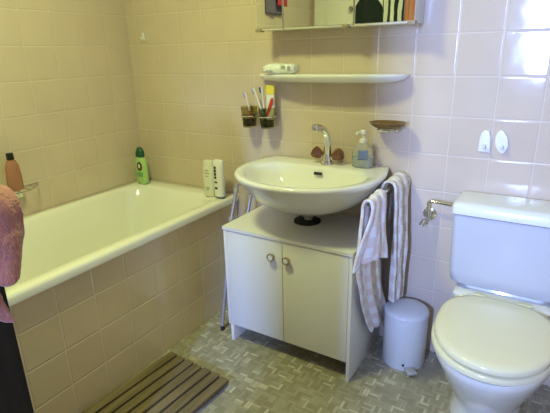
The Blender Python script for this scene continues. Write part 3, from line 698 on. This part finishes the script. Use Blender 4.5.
def towel(name, label, material, yc, wtop, wbot, len_in, len_out, seed, group, th=.008, skew=0.0, R=.012, nf=2.2, amp=.012, flare_in=0.0, skew_in=0.0, peak=0.0, curl=0.0):
    """cloth folded over the rail: v runs inner hem -> over bar -> outer hem, u across (along y)"""
    rnd = random.Random(seed); ph = rnd.uniform(0, 6)
    tot = len_in + PI * R + len_out
    def fn(u, v):
        s = v * tot
        if s < len_in:
            d = len_in - s; x = RX - R; z = RZT - d; out = -1
        elif s < len_in + PI * R:
            a = (s - len_in) / R; d = 0; x = RX - R * math.cos(a); z = RZT + R * math.sin(a); out = 0
        else:
            d = s - len_in - PI * R; x = RX + R; z = RZT - d; out = 1
        f = min(1, d / .25); ff = f * f * (3 - 2 * f)
        wd = wtop + (wbot - wtop) * ff
        y = yc + (u - .5) * wd + (skew * d if out >= 0 else skew_in * d * d / .6)
        wave = math.sin(u * nf * 2 * PI + ph + 1.3 * out) + .4 * math.sin(u * nf * 4.7 * PI + ph * 2 + d * 9)
        x += out * (amp * (.35 + .65 * ff)) * (wave + .9) if out else 0
        if out == -1: x -= flare_in * ff
        if out == 0: z += .004 * wave
        z += .010 * math.sin(u * 5 + ph) * ff
        if out == 1: x -= curl * max(0, .5 - u) / .5 * ff
        z -= peak * abs(2 * u - 1) ** 1.5 * ff * (1 if out == 1 else .25)
        nz = noise.noise(Vector((u * 5 + seed, v * 8, seed))) * .006
        return Vector((x + nz, y + nz * .5, z))
    mb = MB(); mb.uvscale = (wbot, tot); mb.grid(fn, 40, 90)
    o = mb.build(name, material, None, mods=[('SOLIDIFY', {'thickness': th, 'offset': 0}), ('SUBSURF', {'levels': 1, 'render_levels': 1})], angle=180)
    return tag(o, label, 'towel', group)
towel('hand_towel', 'pink and white checked hand towel on the front end of the towel rail', 'check', -.345, .145, .215, .625, .215, 3, 'hand towels on the towel rail', th=.011, skew=-.04, skew_in=.34, R=.015, amp=.009, peak=.05, curl=.055)
towel('hand_towel', 'ivory checked hand towel hanging nearest the wall on the towel rail', 'check2', -.106, .165, .15, .30, .50, 8, 'hand towels on the towel rail', th=.011, R=.026, amp=.012, nf=2.6)

# ---------------------------------------------------------------- dark cabinet at the left edge with pink towels on it
dc = empty('dark_cupboard', (.91, -1.70, 0), 'black-brown wooden cupboard at the left edge in front of the bathtub', 'cupboard')
KX0, KX1, KY0, KY1, KH = .75, 1.07, -1.98, -1.400, .98
MB().box(KX0, KX1 - .018, KY0, KY1, .05, KH - .02, .003).build('carcass', 'dkwood', dc)
MB().box(KX0 - .005, KX1 + .004, KY0 - .004, KY1 + .004, KH - .02, KH, .004).build('top', 'dkwood', dc)
for ya, yb in ((KY0 + .003, -1.704), (-1.701, KY1 - .003)):
    dr = MB().box(KX1 - .018, KX1, ya, yb, .07, KH - .024, .003).build('door', 'dkwood', dc)
    MB().lathe((KX1, -1.73 if ya < -1.8 else -1.675, .6), [(0, 0), (.008, 0), (.007, .012), (.013, .02), (.010, .027), (0, .028)], 16, rot=Matrix.Rotation(PI / 2, 3, 'Y')).build('knob', 'greychrome', dr)
MB().box(KX0 + .02, KX1 - .03, KY0 + .02, KY1 - .02, 0, .05).build('plinth', 'dkwood', dc)

def drape(name, label, yc, halfw, zt, drop, bulge, seed, group, xin=.80, xout=KX1 + .012, th=.018, slant=0.0, folds=1.6):
    """thick towel lying over the cupboard top and hanging down its front"""
    run = xout - xin
    rad = .035
    tot = run + rad * PI / 2 + drop
    def fn(u, v):
        s = v * tot
        y = yc + (u - .5) * 2 * halfw
        if s < run: p = Vector((xin + s, y, zt)); d = 0; n_ = Vector((0, 0, 1))
        elif s < run + rad * PI / 2:
            a = (s - run) / rad; p = Vector((xout + rad * math.sin(a), y, zt - rad + rad * math.cos(a))); d = 0; n_ = Vector((math.sin(a), 0, math.cos(a)))
        else:
            d = s - run - rad * PI / 2; p = Vector((xout + rad, y, zt - rad - d)); n_ = Vector((1, 0, 0))
        f = min(1, d / .2)
        wv = .5 + .5 * math.sin(u * 2 * PI * folds + seed)
        p += n_ * (bulge * wv * (.25 + f))
        p.y += (u - .5) * -.10 * f * math.sin(seed) + .02 * math.sin(d * 12 + seed) * f
        p.z += (.015 * math.sin(u * 7 + seed) + slant * u - .03 * math.sin(u * 2 * PI * folds + seed)) * f
        p += n_ * .006 * noise.noise(Vector((u * 6, v * 9, seed)))
        return p
    mb = MB(); mb.uvscale = (halfw * 2, tot); mb.grid(fn, 34, 60)
    tx_ = bpy.data.textures.get('terry') or bpy.data.textures.new('terry', 'CLOUDS'); tx_.noise_scale = .012
    o = mb.build(name, 'pink', None, mods=[('SOLIDIFY', {'thickness': th, 'offset': 1}), ('SUBSURF', {'levels': 2, 'render_levels': 2}), ('DISPLACE', {'texture': tx_, 'strength': .003, 'texture_coords': 'LOCAL'})], angle=180)
    return tag(o, label, 'towel', group)
drape('bath_towel', 'dusty pink terry towel, upper one of the two hanging at the left edge', -1.482, .115, KH + .050, .165, .040, 2.6, 'pink towels on the dark cupboard', xin=.80, xout=KX1 + .022, slant=.07, folds=2.3)
drape('bath_towel', 'dusty pink terry towel, lower one with its hem over the dark cupboard front', -1.552, .115, KH + .006, .172, .010, 4.0, 'pink towels on the dark cupboard', xin=.80, xout=KX1 - .028)

# ---------------------------------------------------------------- things seen in the mirror
def hang(name, label, cat, material, cx, w, z1, z0, y, seed, axis='X', puff=.02):
    """garment hanging flat against a wall; shoulders narrower at the hook"""
    def fn(u, v):
        f = min(1, v / .12); ww = w * (.35 + .65 * math.sin(f * PI / 2))
        a = cx + (u - .5) * ww
        off = puff * (1 + .7 * math.sin(u * 2 * PI * 1.7 + seed) + .3 * math.sin(u * 17 + v * 3)) * (.5 + .5 * f) * (1 - (2 * u - 1) ** 4)
        z = z1 - v * (z1 - z0) - .05 * (2 * u - 1) ** 2 * (1 - v)
        return Vector((a, y + off, z)) if axis == 'X' else Vector((y + off, a, z))
    mb = MB(); mb.uvscale = (w, z1 - z0); mb.grid(fn, 28, 40)
    o = mb.build(name, material, None, mods=[('SOLIDIFY', {'thickness': .012, 'offset': 1})], angle=180)
    return tag(o, label, cat)
HY = Y0 + .045
hang('dressing_gown', 'dark green dressing gown hanging on the door, reflected in the mirror', 'dressing gown', 'darkcloth', .545, .26, 1.78, .75, HY + .004, 1.0)
hang('striped_towel', 'black and white striped towel hanging behind the camera, reflected in the mirror', 'towel', 'stripes', .765, .18, 1.90, 1.0, HY + .012, 2.0)
hang('coral_towel', 'coral orange towel hanging at the right end of the mirror reflection', 'towel', 'coral', .915, .15, 1.90, 1.1, Y0 + .006, 3.0)
for (x_, z_, y_) in ((.400, 1.64, HY), (.545, 1.80, HY - .01), (.765, 1.92, HY - .01), (.915, 1.92, Y0)):
    k = empty('coat_hook', (x_, y_, z_), {.400: 'round chrome door knob hook reflected on the white door', .545: 'chrome hook above the dark green dressing gown', .765: 'chrome hook above the black and white striped towel', .915: 'chrome hook above the coral orange towel'}[x_], 'hook', 'hooks behind the camera')
    MB().lathe((x_, y_ + .001, z_), [(0, 0), (.016, 0), (.016, .004), (.007, .006), (.007, .020), (.018, .026), (.020, .034), (.014, .042), (0, .044)], 20, rot=Matrix.Rotation(-PI / 2, 3, 'X')).build('peg', 'greychrome', k)
hang('violet_cloth', 'violet grey cloth hanging on the left wall, reflected in the narrow mirror', 'cloth', 'violet', -1.76, .26, 2.02, 1.585, .004, 0.5, 'Y', .015)
hang('crimson_cloth', 'crimson cloth hanging over the violet grey cloth in the mirror reflection', 'cloth', 'redcloth', -1.80, .13, 2.04, 1.645, .05, 1.5, 'Y', .012)
